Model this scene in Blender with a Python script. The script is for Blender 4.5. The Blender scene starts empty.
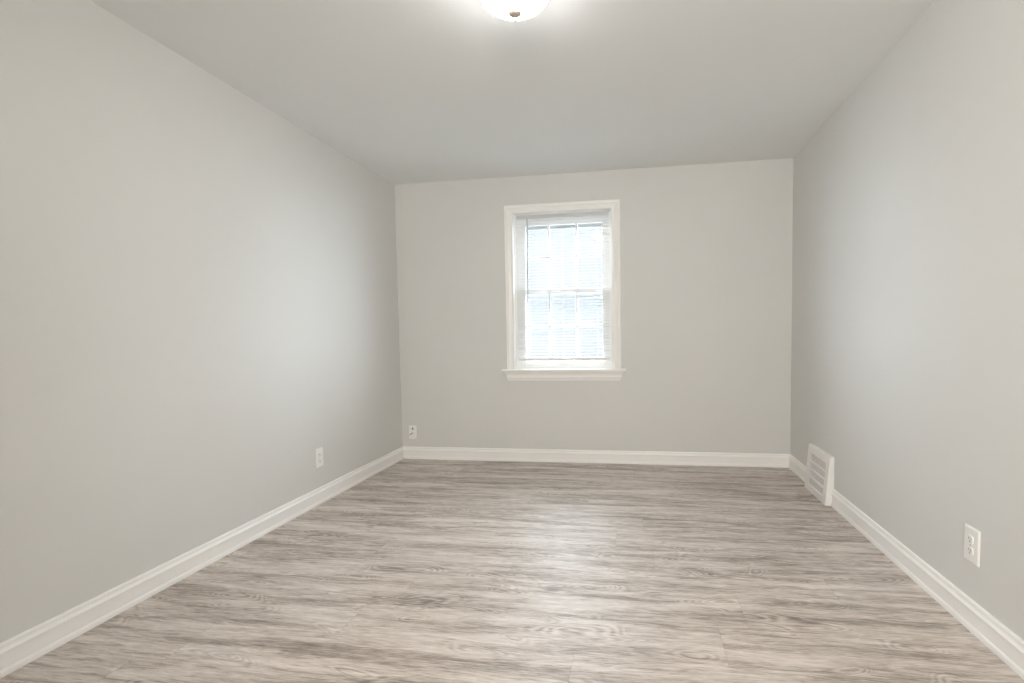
import bpy, bmesh, math, random
from mathutils import Vector, Matrix

random.seed(7)
SC = bpy.context.scene
COL = SC.collection

# ------------------------------------------------------------------ camera
W, D, H = 3.3056, 4.7572, 2.44          # room width, distance camera -> back wall, height
XL, XR, YB, YF = -W / 2, W / 2, D, -0.42
F_PX = 563.01
CAM = Vector((0.4484, 0.0, 1.1104))
yaw, pitch, roll = 0.175416, -0.060261, -0.016886
fw = Vector((-math.sin(yaw) * math.cos(pitch), math.cos(yaw) * math.cos(pitch), math.sin(pitch)))
rt = Vector((math.cos(yaw), math.sin(yaw), 0))
up = rt.cross(fw)
r2 = rt * math.cos(roll) + up * math.sin(roll)
u2 = -rt * math.sin(roll) + up * math.cos(roll)
cam_data = bpy.data.cameras.new('camera')
cam = bpy.data.objects.new('camera', cam_data)
COL.objects.link(cam)
M = Matrix((r2, u2, -fw)).transposed().to_4x4()
M.translation = CAM
cam.matrix_world = M
cam_data.sensor_width = 36.0
cam_data.lens = F_PX / 1024 * 36.0
cam_data.shift_x = -26.06 / 1024
cam_data.shift_y = 25.84 / 1024
cam_data.clip_start = 0.02
SC.camera = cam

# ------------------------------------------------------------------ view, sky, daylight
vs = SC.view_settings
vs.view_transform = 'Standard'
vs.look = 'None'
vs.exposure = -0.04
vs.gamma = 1.0
vs.use_curve_mapping = False
SC.cycles.max_bounces = 14
SC.cycles.diffuse_bounces = 10
SC.cycles.transparent_max_bounces = 16
SC.cycles.caustics_reflective = False
SC.cycles.caustics_refractive = False
SC.cycles.sample_clamp_indirect = 6.0

SKY = 33.0
LAMP = 78.0
REAR_FILL = 90.0  # strength of the added fill light behind the camera
world = bpy.data.worlds.new('overcast_sky')
SC.world = world
world.use_nodes = True
bg = world.node_tree.nodes['Background']
bg.inputs['Color'].default_value = (0.88, 0.93, 1.03, 1)
bg.inputs['Strength'].default_value = SKY


def area(name, loc, rot, sx, sy, power, color, portal=False, spread=math.pi):
    l = bpy.data.lights.new(name, 'AREA')
    l.shape = 'RECTANGLE'
    l.size, l.size_y = sx, sy
    l.energy = power
    l.color = color
    l.spread = spread
    if portal:
        l.cycles.is_portal = True
    o = bpy.data.objects.new(name, l)
    o.location = loc
    o.rotation_euler = rot
    COL.objects.link(o)
    return o


# daylight portal in the window opening (guides the sky's own light, adds none)
area('window_daylight_portal', (-0.1755, YB + 0.21, 1.47), (-math.pi / 2, 0, 0), 0.86, 1.36, 1, (1, 1, 1), True)
# added fill light, unseen, shining in through the doorway behind the camera
area('rear_fill_light', (0.55, YF - 0.75, 1.75), (math.pi / 2, 0, 0), 0.6, 0.6, REAR_FILL, (1.0, 0.952, 0.885))


# ------------------------------------------------------------------ materials
def new_mat(name):
    m = bpy.data.materials.new(name)
    m.use_nodes = True
    nt = m.node_tree
    return m, nt, nt.nodes['Principled BSDF']


def N(nt, kind, **kw):
    n = nt.nodes.new(kind)
    for k, v in kw.items():
        setattr(n, k, v)
    return n


def math_node(nt, op, a, b=None, clamp=False):
    n = N(nt, 'ShaderNodeMath', operation=op, use_clamp=clamp)
    for i, v in enumerate((a, b)):
        if v is None:
            continue
        if isinstance(v, (int, float)):
            n.inputs[i].default_value = v
        else:
            nt.links.new(v, n.inputs[i])
    return n.outputs[0]


def paint(name, col, rough=0.6, bump=0.0, scale=250.0, var=0.012, spec=0.3):
    """painted surface: faint roller texture and a faint tone variation"""
    m, nt, b = new_mat(name)
    tc = N(nt, 'ShaderNodeTexCoord')
    nz = N(nt, 'ShaderNodeTexNoise')
    nz.inputs['Scale'].default_value = 1.3
    nt.links.new(tc.outputs['Object'], nz.inputs['Vector'])
    rp = N(nt, 'ShaderNodeValToRGB')
    rp.color_ramp.elements[0].position = 0.3
    rp.color_ramp.elements[1].position = 0.7
    rp.color_ramp.elements[0].color = [c * (1 - var) for c in col] + [1]
    rp.color_ramp.elements[1].color = [min(1, c * (1 + var)) for c in col] + [1]
    nt.links.new(nz.outputs['Fac'], rp.inputs[0])
    nt.links.new(rp.outputs[0], b.inputs['Base Color'])
    b.inputs['Roughness'].default_value = rough
    b.inputs['Specular IOR Level'].default_value = spec
    if bump:
        n2 = N(nt, 'ShaderNodeTexNoise')
        n2.inputs['Scale'].default_value = scale
        nt.links.new(tc.outputs['Object'], n2.inputs['Vector'])
        bp = N(nt, 'ShaderNodeBump')
        bp.inputs['Strength'].default_value = bump
        bp.inputs['Distance'].default_value = 0.002
        nt.links.new(n2.outputs['Fac'], bp.inputs['Height'])
        nt.links.new(bp.outputs[0], b.inputs['Normal'])
    return m


def plain(name, col, rough=0.4, metal=0.0, spec=0.5):
    m, nt, b = new_mat(name)
    b.inputs['Base Color'].default_value = (*col, 1)
    b.inputs['Roughness'].default_value = rough
    b.inputs['Metallic'].default_value = metal
    b.inputs['Specular IOR Level'].default_value = spec
    return m


M_WALL = paint('warm_grey_wall_paint', (0.70, 0.70, 0.684), 0.55, 0.06, 300)
M_CEIL = paint('ceiling_paint', (0.84, 0.86, 0.865), 0.75, 0.05, 260)
M_TRIM = paint('white_trim_paint', (0.92, 0.915, 0.90), 0.35, 0, var=0.004, spec=0.5)
M_SASH = paint('white_sash_paint', (0.86, 0.86, 0.85), 0.35, 0, var=0.004, spec=0.5)
M_STORM = plain('aluminium_storm_frame', (0.50, 0.51, 0.53), 0.45)
M_PLATE = plain('white_plastic', (0.90, 0.895, 0.88), 0.35)
M_SLOT = plain('dark_slot', (0.22, 0.215, 0.21), 0.6)
M_SCREW = plain('screw_steel', (0.55, 0.55, 0.54), 0.35, 0.8)
M_CABLE = plain('grey_plug', (0.30, 0.30, 0.29), 0.5)
M_REG = plain('white_enamel', (0.90, 0.89, 0.87), 0.4)
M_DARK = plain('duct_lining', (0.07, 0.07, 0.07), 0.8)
M_NICKEL = plain('brushed_nickel', (0.62, 0.52, 0.47), 0.35, 0.7)
M_RAIL = plain('headrail_backlit_grey', (0.60, 0.60, 0.59), 0.4)  # backlit shade of the headrail is put into this grey
M_CORD = plain('blind_cord', (0.8, 0.8, 0.78), 0.7)
M_WAND = plain('clear_grey_wand', (0.30, 0.30, 0.31), 0.25)
M_OUT = plain('view_dimming_black', (0.024, 0.024, 0.024), 0.8)  # near-black so the added outside wall dims the window view
M_YARD = plain('concrete_yard', (0.75, 0.75, 0.74), 0.9)

# glass: clear with a real fresnel reflection
M_GLASS = bpy.data.materials.new('window_glass')
M_GLASS.use_nodes = True
nt = M_GLASS.node_tree
nt.nodes.remove(nt.nodes['Principled BSDF'])
tr = N(nt, 'ShaderNodeBsdfTransparent')
tr.inputs[0].default_value = (0.96, 0.975, 0.97, 1)
gl = N(nt, 'ShaderNodeBsdfGlossy')
gl.inputs['Roughness'].default_value = 0.02
fr = N(nt, 'ShaderNodeFresnel')
geo = N(nt, 'ShaderNodeNewGeometry')
ior = N(nt, 'ShaderNodeMapRange')       # thin sheet: the same index on its way in and out
ior.inputs['To Min'].default_value = 1.45
ior.inputs['To Max'].default_value = 1 / 1.45
nt.links.new(geo.outputs['Backfacing'], ior.inputs['Value'])
nt.links.new(ior.outputs[0], fr.inputs[0])
mx = N(nt, 'ShaderNodeMixShader')
nt.links.new(fr.outputs[0], mx.inputs[0])
nt.links.new(tr.outputs[0], mx.inputs[1])
nt.links.new(gl.outputs[0], mx.inputs[2])
nt.links.new(mx.outputs[0], nt.nodes['Material Output'].inputs[0])

# vinyl blind slats: white, a little light passes through
M_SLAT = bpy.data.materials.new('white_vinyl_slat')
M_SLAT.use_nodes = True
nt = M_SLAT.node_tree
b = nt.nodes['Principled BSDF']
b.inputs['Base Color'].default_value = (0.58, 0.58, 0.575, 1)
b.inputs['Roughness'].default_value = 0.5
tl = N(nt, 'ShaderNodeBsdfTranslucent')
tl.inputs[0].default_value = (0.8, 0.8, 0.79, 1)
mx = N(nt, 'ShaderNodeMixShader')
mx.inputs[0].default_value = 0.15
nt.links.new(b.outputs[0], mx.inputs[1])
nt.links.new(tl.outputs[0], mx.inputs[2])
nt.links.new(mx.outputs[0], nt.nodes['Material Output'].inputs[0])

# lamp glass: gives off the light
M_LAMP = bpy.data.materials.new('lit_frosted_glass')
M_LAMP.use_nodes = True
b = M_LAMP.node_tree.nodes['Principled BSDF']
b.inputs['Base Color'].default_value = (0.9, 0.88, 0.84, 1)
b.inputs['Roughness'].default_value = 0.4
b.inputs['Emission Color'].default_value = (1.0, 0.99, 0.97, 1)
nt = M_LAMP.node_tree          # emission graded by hand: rim set dimmer than bottom to curb the ceiling halo
geo = N(nt, 'ShaderNodeNewGeometry')
sep = N(nt, 'ShaderNodeSeparateXYZ')
nt.links.new(geo.outputs['Normal'], sep.inputs[0])
mr = N(nt, 'ShaderNodeMapRange')
mr.inputs['From Min'].default_value = -0.29
mr.inputs['From Max'].default_value = -0.92
mr.inputs['To Min'].default_value = LAMP * 0.035
mr.inputs['To Max'].default_value = LAMP
nt.links.new(sep.outputs[2], mr.inputs['Value'])
nt.links.new(mr.outputs[0], b.inputs['Emission Strength'])


def floor_material():
    """grey-brown wood-look vinyl planks; UV is in metres inside each plank"""
    m, nt, b = new_mat('wood_look_vinyl_planks')
    L = nt.links.new
    uv = N(nt, 'ShaderNodeUVMap', uv_map='plank')
    at = N(nt, 'ShaderNodeAttribute', attribute_name='plank_random')
    ln = N(nt, 'ShaderNodeAttribute', attribute_name='plank_length')
    sp = N(nt, 'ShaderNodeSeparateXYZ')
    L(uv.outputs[0], sp.inputs[0])
    u, v = sp.outputs[0], sp.outputs[1]
    rnd = at.outputs['Fac']
    off = math_node(nt, 'MULTIPLY', rnd, 37.0)

    tc = N(nt, 'ShaderNodeTexCoord')
    course = N(nt, 'ShaderNodeMapping')
    course.inputs['Scale'].default_value = (1.0, 10.0, 1.0)
    L(tc.outputs['Object'], course.inputs['Vector'])
    bn = N(nt, 'ShaderNodeTexNoise')
    bn.inputs['Scale'].default_value = 1.1
    bn.inputs['Detail'].default_value = 2.0
    bn.inputs['Distortion'].default_value = 0.6
    L(course.outputs[0], bn.inputs['Vector'])
    broad = bn.outputs['Fac']                     # long dark and light streaks

    def coords(su, sv):
        c = N(nt, 'ShaderNodeCombineXYZ')
        L(math_node(nt, 'ADD', math_node(nt, 'MULTIPLY', u, su), off), c.inputs[0])
        L(math_node(nt, 'ADD', math_node(nt, 'MULTIPLY', v, sv), off), c.inputs[1])
        L(math_node(nt, 'MULTIPLY', rnd, 91.0), c.inputs[2])
        return c.outputs[0]

    def noise(su, sv, detail=3.0, rough=0.5, dist=0.0):
        n = N(nt, 'ShaderNodeTexNoise')
        n.inputs['Scale'].default_value = 1.0
        n.inputs['Detail'].default_value = detail
        n.inputs['Roughness'].default_value = rough
        n.inputs['Distortion'].default_value = dist
        L(coords(su, sv), n.inputs['Vector'])
        return n.outputs['Fac']

    patch = noise(3.4, 26.0, 4.0, 0.62, 1.0)       # shorter smoky patches
    fine = noise(16.0, 150.0, 4.0, 0.7, 0.4)     # pores
    field = noise(2.3, 7.5, 1.0, 0.35, 0.35)      # its contour lines are the cathedral grain
    ring = math_node(nt, 'SINE', math_node(nt, 'MULTIPLY', field, 190.0))
    rm = N(nt, 'ShaderNodeMapRange')              # rings show round the figure's centres only
    rm.inputs['From Min'].default_value = 0.10
    rm.inputs['From Max'].default_value = 0.17
    L(math_node(nt, 'ABSOLUTE', math_node(nt, 'SUBTRACT', field, 0.5)), rm.inputs['Value'])
    ringm = math_node(nt, 'MULTIPLY', ring, rm.outputs[0])

    def stretch(x, k):
        return math_node(nt, 'MULTIPLY', math_node(nt, 'SUBTRACT', x, 0.5), k)
    s = math_node(nt, 'ADD', stretch(broad, 1.25), stretch(patch, 1.35))
    s = math_node(nt, 'ADD', s, stretch(fine, 1.45))
    s = math_node(nt, 'ADD', s, math_node(nt, 'MULTIPLY', ringm, 0.15))
    s = math_node(nt, 'ADD', s, stretch(rnd, 0.06))
    s = math_node(nt, 'ADD', s, 0.5, True)
    rp = N(nt, 'ShaderNodeValToRGB')
    cr = rp.color_ramp
    cr.elements[0].position = 0.0
    cr.elements[0].color = (0.202, 0.160, 0.131, 1)
    cr.elements[1].position = 1.0
    cr.elements[1].color = (0.765, 0.708, 0.655, 1)
    for pos, c in ((0.28, (0.364, 0.309, 0.267)), (0.5, (0.530, 0.468, 0.419)), (0.75, (0.660, 0.601, 0.551))):
        e = cr.elements.new(pos)
        e.color = (*c, 1)
    L(s, rp.inputs[0])
    # the fine dark joint at each plank's edges
    du = math_node(nt, 'MINIMUM', u, math_node(nt, 'SUBTRACT', ln.outputs['Fac'], u))
    dv = math_node(nt, 'MINIMUM', v, math_node(nt, 'SUBTRACT', 0.245, v))
    d = math_node(nt, 'MINIMUM', du, dv)
    seam = N(nt, 'ShaderNodeMapRange')
    seam.inputs['From Min'].default_value = 0.0004
    seam.inputs['From Max'].default_value = 0.0018
    seam.inputs['To Min'].default_value = 0.78
    seam.inputs['To Max'].default_value = 1.0
    L(d, seam.inputs['Value'])
    mul = N(nt, 'ShaderNodeMix', data_type='RGBA', blend_type='MULTIPLY')
    mul.inputs['Factor'].default_value = 1.0
    L(rp.outputs[0], mul.inputs['A'])
    L(seam.outputs[0], mul.inputs['B'])
    L(mul.outputs['Result'], b.inputs['Base Color'])
    rr = N(nt, 'ShaderNodeMapRange')
    rr.inputs['To Min'].default_value = 0.47
    rr.inputs['To Max'].default_value = 0.41
    L(s, rr.inputs['Value'])
    L(rr.outputs[0], b.inputs['Roughness'])
    b.inputs['Specular IOR Level'].default_value = 0.75
    bp = N(nt, 'ShaderNodeBump')
    bp.inputs['Strength'].default_value = 0.28
    bp.inputs['Distance'].default_value = 0.0015
    L(math_node(nt, 'ADD', math_node(nt, 'MULTIPLY', ringm, 0.6), fine), bp.inputs['Height'])
    L(bp.outputs[0], b.inputs['Normal'])
    return m


M_FLOOR = floor_material()


# ------------------------------------------------------------------ mesh helpers
def link(name, bm, mat, parent=None, smooth=False, bevel=0.0, seg=2):
    me = bpy.data.meshes.new(name)
    bmesh.ops.recalc_face_normals(bm, faces=bm.faces)
    bm.to_mesh(me)
    bm.free()
    mats = mat if isinstance(mat, (list, tuple)) else [mat]
    for x in mats:
        me.materials.append(x)
    o = bpy.data.objects.new(name, me)
    COL.objects.link(o)
    if smooth:
        for p in me.polygons:
            p.use_smooth = True
    if bevel:
        md = o.modifiers.new('bevel', 'BEVEL')
        md.width = bevel
        md.segments = seg
        md.limit_method = 'ANGLE'
        md.angle_limit = math.radians(40)
    if parent is not None:
        o.parent = parent
    return o


def box(bm, x0, x1, y0, y1, z0, z1):
    vs_ = [bm.verts.new((x, y, z)) for z in (z0, z1) for y in (y0, y1) for x in (x0, x1)]
    for f in ((0, 1, 3, 2), (4, 6, 7, 5), (0, 4, 5, 1), (2, 3, 7, 6), (0, 2, 6, 4), (1, 5, 7, 3)):
        bm.faces.new([vs_[i] for i in f])
    return vs_


def tube(bm, a, b_, r, n=10, r1=None):
    a, b_ = Vector(a), Vector(b_)
    d = (b_ - a).normalized()
    h = Vector((0, 0, 1)) if abs(d.z) < 0.9 else Vector((1, 0, 0))
    p = d.cross(h).normalized()
    q = d.cross(p)
    ra, rb = r, (r if r1 is None else r1)
    A = [bm.verts.new(a + (p * math.cos(t) + q * math.sin(t)) * ra) for t in [2 * math.pi * i / n for i in range(n)]]
    B = [bm.verts.new(b_ + (p * math.cos(t) + q * math.sin(t)) * rb) for t in [2 * math.pi * i / n for i in range(n)]]
    for i in range(n):
        bm.faces.new((A[i], A[(i + 1) % n], B[(i + 1) % n], B[i]))
    bm.faces.new(A)
    bm.faces.new(B)


def lathe(bm, prof, n=64, cap=True):
    """prof: (radius, z) from top to bottom around the z axis"""
    rings = []
    for r, z in prof:
        if r < 1e-6:
            rings.append([bm.verts.new((0, 0, z))])
        else:
            rings.append([bm.verts.new((r * math.cos(2 * math.pi * i / n), r * math.sin(2 * math.pi * i / n), z)) for i in range(n)])
    for A, B in zip(rings, rings[1:]):
        for i in range(n):
            j = (i + 1) % n
            if len(A) == 1:
                bm.faces.new((A[0], B[i], B[j]))
            elif len(B) == 1:
                bm.faces.new((A[i], A[j], B[0]))
            else:
                bm.faces.new((A[i], A[j], B[j], B[i]))


def sweep(bm, sections, closed_profile=True):
    """sections: lists of points, one profile per station"""
    R = [[bm.verts.new(p) for p in s] for s in sections]
    n = len(R[0])
    for A, B in zip(R, R[1:]):
        for i in range(n if closed_profile else n - 1):
            j = (i + 1) % n
            bm.faces.new((A[i], A[j], B[j], B[i]))
    bm.faces.new(R[0])
    bm.faces.new(list(reversed(R[-1])))


def structure(o):
    o['kind'] = 'structure'
    return o


def thing(name, label, cat, loc, rot=(0, 0, 0), group=None):
    o = bpy.data.objects.new(name, None)
    o.empty_display_size = 0.05
    o.location = loc
    o.rotation_euler = rot
    o['label'] = label
    o['category'] = cat
    if group:
        o['group'] = group
    COL.objects.link(o)
    return o


# ------------------------------------------------------------------ floor
PW = 0.245
bm = bmesh.new()
lay = bm.loops.layers.uv.new('plank')
ar = bm.faces.layers.float.new('plank_random')
al = bm.faces.layers.float.new('plank_length')
PL = 1.405
joint = {0: 0.225, 1: 0.74, 2: 0.85, 3: -0.15, 5: 0.33, 6: 0.473}   # one end joint of a course (from y = 1.636 upwards)
YH = YF - 1.5
k = math.floor((YH - 1.636) / PW)
while 1.636 + k * PW < YB + 0.2:
    y0 = 1.636 + k * PW
    j = joint.get(k, random.uniform(-0.7, 0.7))
    x = j - PL * math.ceil((j - (XL - 0.1)) / PL)
    while x < XR + 0.1:
        x0, x1 = max(x, XL - 0.1), min(x + PL, XR + 0.1)
        ya, yb = max(y0, YH), min(y0 + PW, YB + 0.1)
        if x1 - x0 > 1e-4 and yb - ya > 1e-4:
            f = bm.faces.new([bm.verts.new(p) for p in ((x0, ya, 0), (x1, ya, 0), (x1, yb, 0), (x0, yb, 0))])
            f[ar] = random.random()
            f[al] = PL
            for lp in f.loops:
                lp[lay].uv = (lp.vert.co.x - x, lp.vert.co.y - y0)
        x += PL
    k += 1
box(bm, XL - 0.1, XR + 0.1, YH, YB + 0.1, -0.10, -0.004)
for f in bm.faces:
    if f.calc_center_median().z < -0.001:
        f[al] = 10.0
structure(link('floor', bm, M_FLOOR))

# ------------------------------------------------------------------ walls and ceiling
T = 0.20
bm = bmesh.new(); box(bm, XL - T, XR + T, YH, YB + T, H, H + 0.15); structure(link('ceiling', bm, M_CEIL))
bm = bmesh.new(); box(bm, XL - T, XL, YH, YB + T, -0.1, H); structure(link('wall_left', bm, M_WALL))
bm = bmesh.new(); box(bm, XR, XR + T, YH, YB + T, -0.1, H); structure(link('wall_right', bm, M_WALL))
# window opening in the back wall
OX0, OX1, OZ0, OZ1 = -0.594, 0.243, 0.785, 2.128
bm = bmesh.new()
box(bm, XL, OX0 - 0.012, YB, YB + T, -0.1, H)
box(bm, OX1 + 0.012, XR, YB, YB + T, -0.1, H)
box(bm, OX0 - 0.012, OX1 + 0.012, YB, YB + T, -0.1, OZ0 - 0.012)
box(bm, OX0 - 0.012, OX1 + 0.012, YB, YB + T, OZ1 + 0.012, H)
bmesh.ops.remove_doubles(bm, verts=bm.verts, dist=1e-5)
structure(link('wall_back', bm, M_WALL))
# front wall behind the camera, with a doorway added to let the fill light in
DX0, DX1, DZ = 0.02, 1.08, 2.08
bm = bmesh.new()
box(bm, XL, DX0, YF - 0.12, YF, -0.1, H)
box(bm, DX1, XR, YF - 0.12, YF, -0.1, H)
box(bm, DX0, DX1, YF - 0.12, YF, DZ, H)
structure(link('wall_front', bm, M_WALL))
bm = bmesh.new(); box(bm, XL - T, XR + T, YH - 0.12, YH, -0.1, H); structure(link('wall_hall', bm, M_WALL))

# added dark wall that dims the window view, and the yard outside
bm = bmesh.new(); box(bm, -3.9, 2.9, YB + 5.2, YB + 5.6, -0.7, 3.5); structure(link('view_dimming_wall', bm, M_OUT))
bm = bmesh.new(); box(bm, -14, 14, YB + T, YB + 20, -0.9, -0.7); structure(link('ground', bm, M_YARD))

# ------------------------------------------------------------------ baseboards
# profile: (distance out of the wall, height)
BB = [(0, 0), (0.0185, 0), (0.0185, 0.010), (0.0175, 0.016), (0.0150, 0.021), (0.0125, 0.0225), (0.0125, 0.074), (0.0165, 0.0755),
      (0.0170, 0.080), (0.0145, 0.084), (0.0115, 0.089), (0.0100, 0.095), (0.0105, 0.0995), (0.0090, 0.1055), (0.0055, 0.1085), (0, 0.1085)]


def baseboard(name, stations):
    """stations: (function of (out, z) -> point)"""
    bm = bmesh.new()
    sweep(bm, [[s(o, z) for o, z in BB] for s in stations])
    o = structure(link(name, bm, M_TRIM))
    return o


baseboard('baseboard_left', [lambda o, z: (XL + o, YF, z), lambda o, z: (XL + o, YB - o, z)])
baseboard('baseboard_back', [lambda o, z: (XL + o, YB - o, z), lambda o, z: (XR - o, YB - o, z)])
VY0, VY1 = 3.733, 4.174
bm = bmesh.new()
sweep(bm, [[(XR - o, YF, z) for o, z in BB], [(XR - o, VY0, z) for o, z in BB]])
sweep(bm, [[(XR - o, VY1, z) for o, z in BB], [(XR - o, YB - o, z) for o, z in BB]])
structure(link('baseboard_right', bm, M_TRIM))

# ------------------------------------------------------------------ window
win = bpy.data.objects.new('window_1', None)
win.location = (0, 0, 0)
COL.objects.link(win)
structure(win)

# casing: moulded profile mitred round the head and both sides. (across from the inner edge, out of the wall)
CW = 0.070
CP = [(0, 0), (0, 0.010), (0.004, 0.0125), (0.010, 0.0125), (0.014, 0.010), (0.020, 0.0095), (0.034, 0.0125), (0.044, 0.016),
      (0.047, 0.0195), (0.052, 0.0195), (0.055, 0.017), (0.060, 0.0175), (0.066, 0.0185), (CW, 0.016), (CW, 0)]
bm = bmesh.new()
zb = 0.8035
sec = []
sec.append([(OX0 - a, YB - o, zb) for a, o in CP])
sec.append([(OX0 - a, YB - o, OZ1 + a) for a, o in CP])
sec.append([(OX1 + a, YB - o, OZ1 + a) for a, o in CP])
sec.append([(OX1 + a, YB - o, zb) for a, o in CP])
sweep(bm, sec)
link('casing', bm, M_TRIM, win)

# jamb lining, stops
bm = bmesh.new()
box(bm, OX0 - 0.012, OX0, YB, YB + T, OZ0, OZ1 + 0.012)
box(bm, OX1, OX1 + 0.012, YB, YB + T, OZ0, OZ1 + 0.012)
box(bm, OX0, OX1, YB, YB + T, OZ1, OZ1 + 0.012)
box(bm, OX0 - 0.012, OX1 + 0.012, YB + 0.04, YB + T + 0.03, OZ0 - 0.012, OZ0 + 0.004)
for x0, x1 in ((OX0, OX0 + 0.010), (OX1 - 0.010, OX1)):
    box(bm, x0, x1, YB + 0.040, YB + 0.054, OZ0, OZ1)
    box(bm, x0, x1, YB + 0.132, YB + 0.150, OZ0, OZ1)
box(bm, OX0, OX1, YB + 0.132, YB + 0.150, OZ1 - 0.012, OZ1)
link('jamb', bm, M_SASH, win, bevel=0.001)

# stool (inside sill) with rounded nose
bm = bmesh.new()
SX0, SX1 = -0.706, 0.352
nose = [(YB + 0.055, 0.784), (YB + 0.055, 0.804), (YB - 0.036, 0.804), (YB - 0.041, 0.8025), (YB - 0.0445, 0.7985), (YB - 0.0445, 0.7895), (YB - 0.041, 0.7855), (YB - 0.036, 0.784)]
inner = [(y if y <= YB else YB, z) for y, z in nose]
sweep(bm, [[(SX0, y, z) for y, z in inner], [(OX0, y, z) for y, z in inner]])
sweep(bm, [[(OX0, y, z) for y, z in nose], [(OX1, y, z) for y, z in nose]])
sweep(bm, [[(OX1, y, z) for y, z in inner], [(SX1, y, z) for y, z in inner]])
link('window_sill', bm, M_TRIM, win)

# apron: moulding under the stool, returned at both ends
AP = [(0, 0.7845), (0.030, 0.7845), (0.030, 0.777), (0.0265, 0.770), (0.021, 0.763), (0.0185, 0.755), (0.0185, 0.750), (0.0145, 0.749), (0.0145, 0.741), (0.0165, 0.735),
      (0.0150, 0.727), (0.0110, 0.719), (0.0090, 0.712), (0.0090, 0.7055), (0, 0.7055)]
bm = bmesh.new()
ax0, ax1 = -0.648, 0.297
sweep(bm, [[(ax0 - o * 1.3, YB - (0 if i in (0, len(AP) - 1) else o), z) for i, (o, z) in enumerate(AP)],
           [(ax1 + o * 1.3, YB - (0 if i in (0, len(AP) - 1) else o), z) for i, (o, z) in enumerate(AP)]])
link('apron', bm, M_TRIM, win)


def sash(name, y0, y1, x0, x1, z0, z1, gx0, gx1, gz0, gz1, vx, hz):
    bm = bmesh.new()
    box(bm, x0, gx0, y0, y1, z0, z1)
    box(bm, gx1, x1, y0, y1, z0, z1)
    box(bm, gx0, gx1, y0, y1, z0, gz0)
    box(bm, gx0, gx1, y0, y1, gz1, z1)
    s = link(name, bm, M_SASH, win, bevel=0.002)
    bm = bmesh.new()
    ym = (y0 + y1) / 2
    for x in vx:
        box(bm, x - 0.009, x + 0.009, y0 + 0.006, y1 - 0.006, gz0, gz1)
    for z in hz:
        box(bm, gx0, gx1, y0 + 0.0065, y1 - 0.0065, z - 0.009, z + 0.009)
    link('muntin', bm, M_SASH, s, bevel=0.004)
    bm = bmesh.new()
    box(bm, gx0, gx1, ym - 0.0015, ym + 0.0015, gz0, gz1)
    link('pane', bm, M_GLASS, s)
    return s


lower = sash('lower_sash', YB + 0.056, YB + 0.091, OX0 + 0.002, OX1 - 0.002, 0.790, 1.488,
             -0.505, 0.160, 0.868, 1.452, (-0.296, -0.059), (1.166,))
upper = sash('upper_sash', YB + 0.095, YB + 0.130, OX0 + 0.002, OX1 - 0.002, 1.455, 2.127,
             -0.505, 0.160, 1.492, 2.040, (-0.302, -0.062), (1.765,))
# sash lock on the meeting rail, lift on the bottom rail
bm = bmesh.new()
box(bm, -0.205, -0.155, YB + 0.060, YB + 0.090, 1.488, 1.494)
tube(bm, (-0.180, YB + 0.075, 1.494), (-0.180, YB + 0.075, 1.503), 0.012, 16)
box(bm, -0.186, -0.140, YB + 0.066, YB + 0.076, 1.500, 1.507)
link('sash_lock', bm, M_SASH, lower, bevel=0.001)
bm = bmesh.new()
box(bm, -0.215, -0.135, YB + 0.052, YB + 0.056, 0.835, 0.853)
box(bm, -0.210, -0.140, YB + 0.040, YB + 0.054, 0.851, 0.855)
link('sash_lift', bm, M_SASH, lower, bevel=0.001)

# outer storm window
bm = bmesh.new()
ya, yb = YB + 0.158, YB + 0.182
box(bm, OX0, -0.56, ya, yb, OZ0, OZ1)
box(bm, 0.21, OX1, ya, yb, OZ0, OZ1)
box(bm, -0.56, 0.21, ya, yb, OZ0, 0.845)
box(bm, -0.56, 0.21, ya, yb, 2.018, OZ1)
box(bm, -0.56, 0.21, ya, yb, 1.413, 1.470)
st = link('storm_window', bm, M_STORM, win, bevel=0.001)
bm = bmesh.new()
box(bm, -0.56, 0.21, YB + 0.169, YB + 0.171, 0.845, 1.413)
box(bm, -0.56, 0.21, YB + 0.169, YB + 0.171, 1.470, 2.018)
link('pane', bm, M_GLASS, st)

# ------------------------------------------------------------------ mini blind
BX0, BX1 = -0.562, 0.220
BYC = YB + 0.020
blind = thing('window_blind', 'white horizontal mini blind lowered in the double-hung window, slats tilted open', 'blind', ((BX0 + BX1) / 2, BYC, 2.115))
bl = blind.location.copy()


def rel(bm):
    bmesh.ops.translate(bm, verts=bm.verts, vec=-bl)
    return bm


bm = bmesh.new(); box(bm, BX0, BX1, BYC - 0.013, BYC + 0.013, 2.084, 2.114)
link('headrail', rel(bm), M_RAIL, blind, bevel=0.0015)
# slats: crowned, thin, room edge a little lower
SP = 0.0252
bm = bmesh.new()
th = math.radians(-6.0)
z = 2.066
nsl = 0
while z > 0.905:
    prof = []
    for top in (1, 0):
        rng = range(0, 7) if top else range(6, -1, -1)
        for i in rng:
            s = -0.0105 + 0.021 * i / 6
            c = 0.0013 * (1 - (s / 0.0105) ** 2) + (0.00035 if top else 0)
            # s>0 towards the room
            prof.append((-(s * math.cos(th)) - 0 * c, s * math.sin(th) + c))
    sweep(bm, [[(BX0 + 0.002, BYC + p[0], z + p[1]) for p in prof], [(BX1 - 0.002, BYC + p[0], z + p[1]) for p in prof]])
    z -= SP
    nsl += 1
link('slats', rel(bm), M_SLAT, blind)
bm = bmesh.new()
box(bm, BX0 + 0.001, BX1 - 0.001, BYC - 0.011, BYC + 0.011, 0.874, 0.897)
link('bottom_rail', rel(bm), M_SASH, blind, bevel=0.003)
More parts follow.
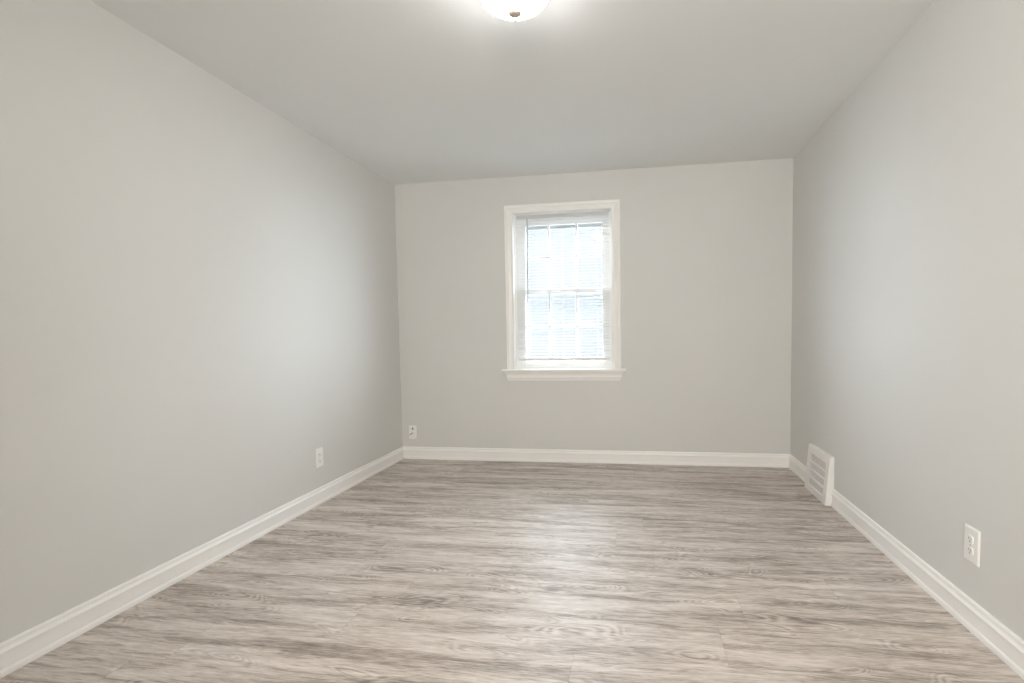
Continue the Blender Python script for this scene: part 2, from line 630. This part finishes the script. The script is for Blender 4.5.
for x in (BX0 + 0.10, (BX0 + BX1) / 2, BX1 - 0.10):
    bm = bmesh.new()
    for dy in (-0.0133, 0.0133):
        tube(bm, (x, BYC + dy, 2.086), (x, BYC + dy, 0.890), 0.0005, 5)
    link('ladder_cord', rel(bm), M_CORD, blind)
bm = bmesh.new()
wx = -0.470
tube(bm, (wx + 0.002, BYC - 0.022, 2.080), (wx - 0.002, BYC - 0.024, 1.372), 0.0044, 8)
tube(bm, (wx + 0.002, BYC - 0.010, 2.093), (wx + 0.002, BYC - 0.022, 2.078), 0.0016, 6)
link('tilt_wand', rel(bm), M_WAND, blind)

# ------------------------------------------------------------------ ceiling light
lamp = thing('ceiling_light', 'round flush ceiling light with lit frosted glass dome and small metal finial', 'ceiling light', (-0.006, 2.188, H))
bm = bmesh.new()
lathe(bm, [(0, 0), (0.145, 0), (0.149, -0.004), (0.149, -0.013), (0.145, -0.018), (0.132, -0.020), (0, -0.020)])
link('pan', bm, M_PLATE, lamp, smooth=False)
bm = bmesh.new()
R0, HD = 0.138, 0.084
pr = [(R0 - 0.006, -0.016)]
for i in range(0, 19):
    t = math.pi / 2 * i / 18
    pr.append((R0 * math.cos(t), -0.020 - HD * math.sin(t)) if i < 18 else (0, -0.020 - HD))
lathe(bm, pr)
dome = link('glass_dome', bm, M_LAMP, lamp, smooth=True)
bm = bmesh.new()
zb_ = -0.020 - HD
lathe(bm, [(0, zb_ + 0.007), (0.024, zb_ + 0.005), (0.0265, zb_ + 0.001), (0.025, zb_ - 0.005), (0.019, zb_ - 0.010), (0.009, zb_ - 0.014), (0.004, zb_ - 0.016), (0.0038, zb_ - 0.020),
           (0.0065, zb_ - 0.023), (0.006, zb_ - 0.028), (0, zb_ - 0.031)], 32)
link('finial', bm, M_NICKEL, lamp, smooth=True)


# ------------------------------------------------------------------ outlets. local frame: x right, z up, -y out of the wall
def plate_mesh(w, h, t):
    bm = bmesh.new()
    e = 0.005
    sec_ = []
    for dx, y in ((0, 0), (0, -t * 0.45), (e * 0.5, -t * 0.85), (e, -t)):
        sec_.append([(-w / 2 + dx, y, -h / 2 + dx), (w / 2 - dx, y, -h / 2 + dx), (w / 2 - dx, y, h / 2 - dx), (-w / 2 + dx, y, h / 2 - dx)])
    sweep(bm, sec_)
    return bm


def receptacle(bm, zc, t):
    """rounded face of one receptacle, flat top and bottom"""
    pts = []
    for i in range(28):
        a = 2 * math.pi * i / 28
        pts.append((0.0175 * math.cos(a), max(-0.0135, min(0.0135, 0.0175 * math.sin(a)))))
    sweep(bm, [[(x, -t + 0.001, zc + z) for x, z in pts], [(x, -t - 0.0022, zc + z) for x, z in pts], [(x * 0.95, -t - 0.0030, zc + z * 0.95) for x, z in pts]])


def duplex(name, label, loc, rotz, group, w=0.080, h=0.130):
    t = 0.0065
    o = thing(name, label, 'outlet', loc, (0, 0, rotz), group)
    pl = link('cover_plate', plate_mesh(w, h, t), M_PLATE, o)
    for zc in (0.021, -0.021):
        bm = bmesh.new()
        receptacle(bm, zc, t)
        rc = link('receptacle', bm, M_PLATE, o)
        bm = bmesh.new()
        y0, y1 = -t - 0.0034, -t - 0.002
        box(bm, -0.0085, -0.0060, y0, y1, zc - 0.002, zc + 0.0075)
        box(bm, 0.0060, 0.0085, y0, y1, zc - 0.001, zc + 0.0065)
        tube(bm, (0, y1, zc - 0.0075), (0, y0, zc - 0.0075), 0.0030, 12)
        link('slots', bm, M_SLOT, rc)
    bm = bmesh.new()
    tube(bm, (0, -t + 0.001, 0), (0, -t - 0.0012, 0), 0.0035, 14)
    link('screw', bm, M_SCREW, o)
    return o


duplex('wall_outlet', 'white duplex outlet low on the left wall above the baseboard', (XL, 3.406, 0.3065), math.pi / 2, 'duplex outlets', 0.090, 0.128)
duplex('wall_outlet', 'white duplex outlet low on the right wall, nearer than the vent', (XR, 2.263, 0.310), -math.pi / 2, 'duplex outlets', 0.092, 0.130)

# jack plate on the back wall
t = 0.006
jack = thing('jack_plate', 'small white wall plate with a plug, low on back wall by left corner', 'wall plate', (-1.551, YB, 0.240))
link('cover_plate', plate_mesh(0.074, 0.122, t), M_PLATE, jack)
bm = bmesh.new()
box(bm, -0.016, 0.016, -t - 0.003, -t + 0.001, 0.018, 0.050)
sk = link('socket', bm, M_PLATE, jack, bevel=0.001)
bm = bmesh.new()
box(bm, -0.004, 0.011, -t - 0.0036, -t - 0.002, 0.024, 0.044)
link('socket_opening', bm, M_SLOT, sk)
bm = bmesh.new()
box(bm, -0.024, 0.040, -t - 0.018, -t + 0.001, -0.058, 0.004)
ad = link('adapter', bm, M_PLATE, jack, bevel=0.003)
bm = bmesh.new()
tube(bm, (-0.016, -t - 0.0200, -0.018), (0.010, -t - 0.0200, 0.000), 0.0045, 10)
tube(bm, (-0.016, -t - 0.0200, -0.018), (-0.022, -t - 0.012, -0.026), 0.0035, 10)
link('plug', bm, M_CABLE, ad)

# ------------------------------------------------------------------ baseboard register (vent) on the right wall
vent = thing('air_vent', 'white metal baseboard air vent with grey grille on the right wall near the back corner', 'air vent', (XR, (VY0 + VY1) / 2, 0))
VH = 0.308
xb, xt = -0.053, -0.027          # how far the sloping face stands out, bottom and top
hw = (VY1 - VY0) / 2


def face_x(z):
    return xb + (xt - xb) * z / VH


gz0, gz1, gy = 0.045, 0.256, 0.155
bm = bmesh.new()


def quad(*p):
    bm.faces.new([bm.verts.new(q) for q in p])


# shell: the sloping face as a frame round the grille opening, with ends, top and foot
def fp(y, z, d=0.0):
    return (face_x(z) + d, y, z)


zl = [0, gz0, gz1, VH]
yl = [-hw, -gy, gy, hw]
for i in range(3):
    for j in range(3):
        if i == 1 and j == 1:
            continue
        quad(fp(yl[j], zl[i]), fp(yl[j + 1], zl[i]), fp(yl[j + 1], zl[i + 1]), fp(yl[j], zl[i + 1]))
for y in (-hw, hw):
    quad((0, y, 0), fp(y, 0), fp(y, gz0), fp(y, gz1), fp(y, VH), (0, y, VH))
quad((0, -hw, VH), fp(-hw, VH), fp(-gy, VH), fp(gy, VH), fp(hw, VH), (0, hw, VH))
quad((0, -hw, 0), fp(-hw, 0), fp(-gy, 0), fp(gy, 0), fp(hw, 0), (0, hw, 0))
quad((0, -hw, 0), (0, hw, 0), (0, hw, VH), (0, -hw, VH))
dpt = 0.012
quad(fp(-gy, gz0), fp(gy, gz0), fp(gy, gz0, dpt), fp(-gy, gz0, dpt))
quad(fp(-gy, gz1), fp(gy, gz1), fp(gy, gz1, dpt), fp(-gy, gz1, dpt))
quad(fp(-gy, gz0), fp(-gy, gz1), fp(-gy, gz1, dpt), fp(-gy, gz0, dpt))
quad(fp(gy, gz0), fp(gy, gz1), fp(gy, gz1, dpt), fp(gy, gz0, dpt))
quad(fp(-gy, gz0, dpt), fp(gy, gz0, dpt), fp(gy, gz1, dpt), fp(-gy, gz1, dpt))
bmesh.ops.remove_doubles(bm, verts=bm.verts, dist=1e-5)
link('body', bm, M_REG, vent, bevel=0.003)
# dark back of the duct
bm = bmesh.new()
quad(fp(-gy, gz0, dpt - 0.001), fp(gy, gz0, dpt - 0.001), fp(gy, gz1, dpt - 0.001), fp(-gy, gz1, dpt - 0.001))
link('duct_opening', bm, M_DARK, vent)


def face_bar(bm, y0, y1, z0, z1, d0, d1):
    P = [fp(y, z_, d) for d in (d0, d1) for z_ in (z0, z1) for y in (y0, y1)]
    v = [bm.verts.new(p) for p in P]
    for f in ((0, 1, 3, 2), (4, 6, 7, 5), (0, 4, 5, 1), (2, 3, 7, 6), (0, 2, 6, 4), (1, 5, 7, 3)):
        bm.faces.new([v[i] for i in f])


rows = 4
rh = (gz1 - gz0) / rows
bm = bmesh.new()
for i in range(1, rows):
    zc = gz0 + i * rh
    face_bar(bm, -gy, gy, zc - 0.0055, zc + 0.0055, -0.001, 0.006)
link('cross_bars', bm, M_REG, vent)
for i in range(rows):
    bm = bmesh.new()
    z0 = gz0 + i * rh + (0.0055 if i else 0)
    z1 = gz0 + (i + 1) * rh - (0.0055 if i < rows - 1 else 0)
    n = 34
    for j in range(1, n):
        y = -gy + 2 * gy * j / n
        face_bar(bm, y - 0.0014, y + 0.0014, z0, z1, 0.0045, 0.006)
    link('grille', bm, M_REG, vent)
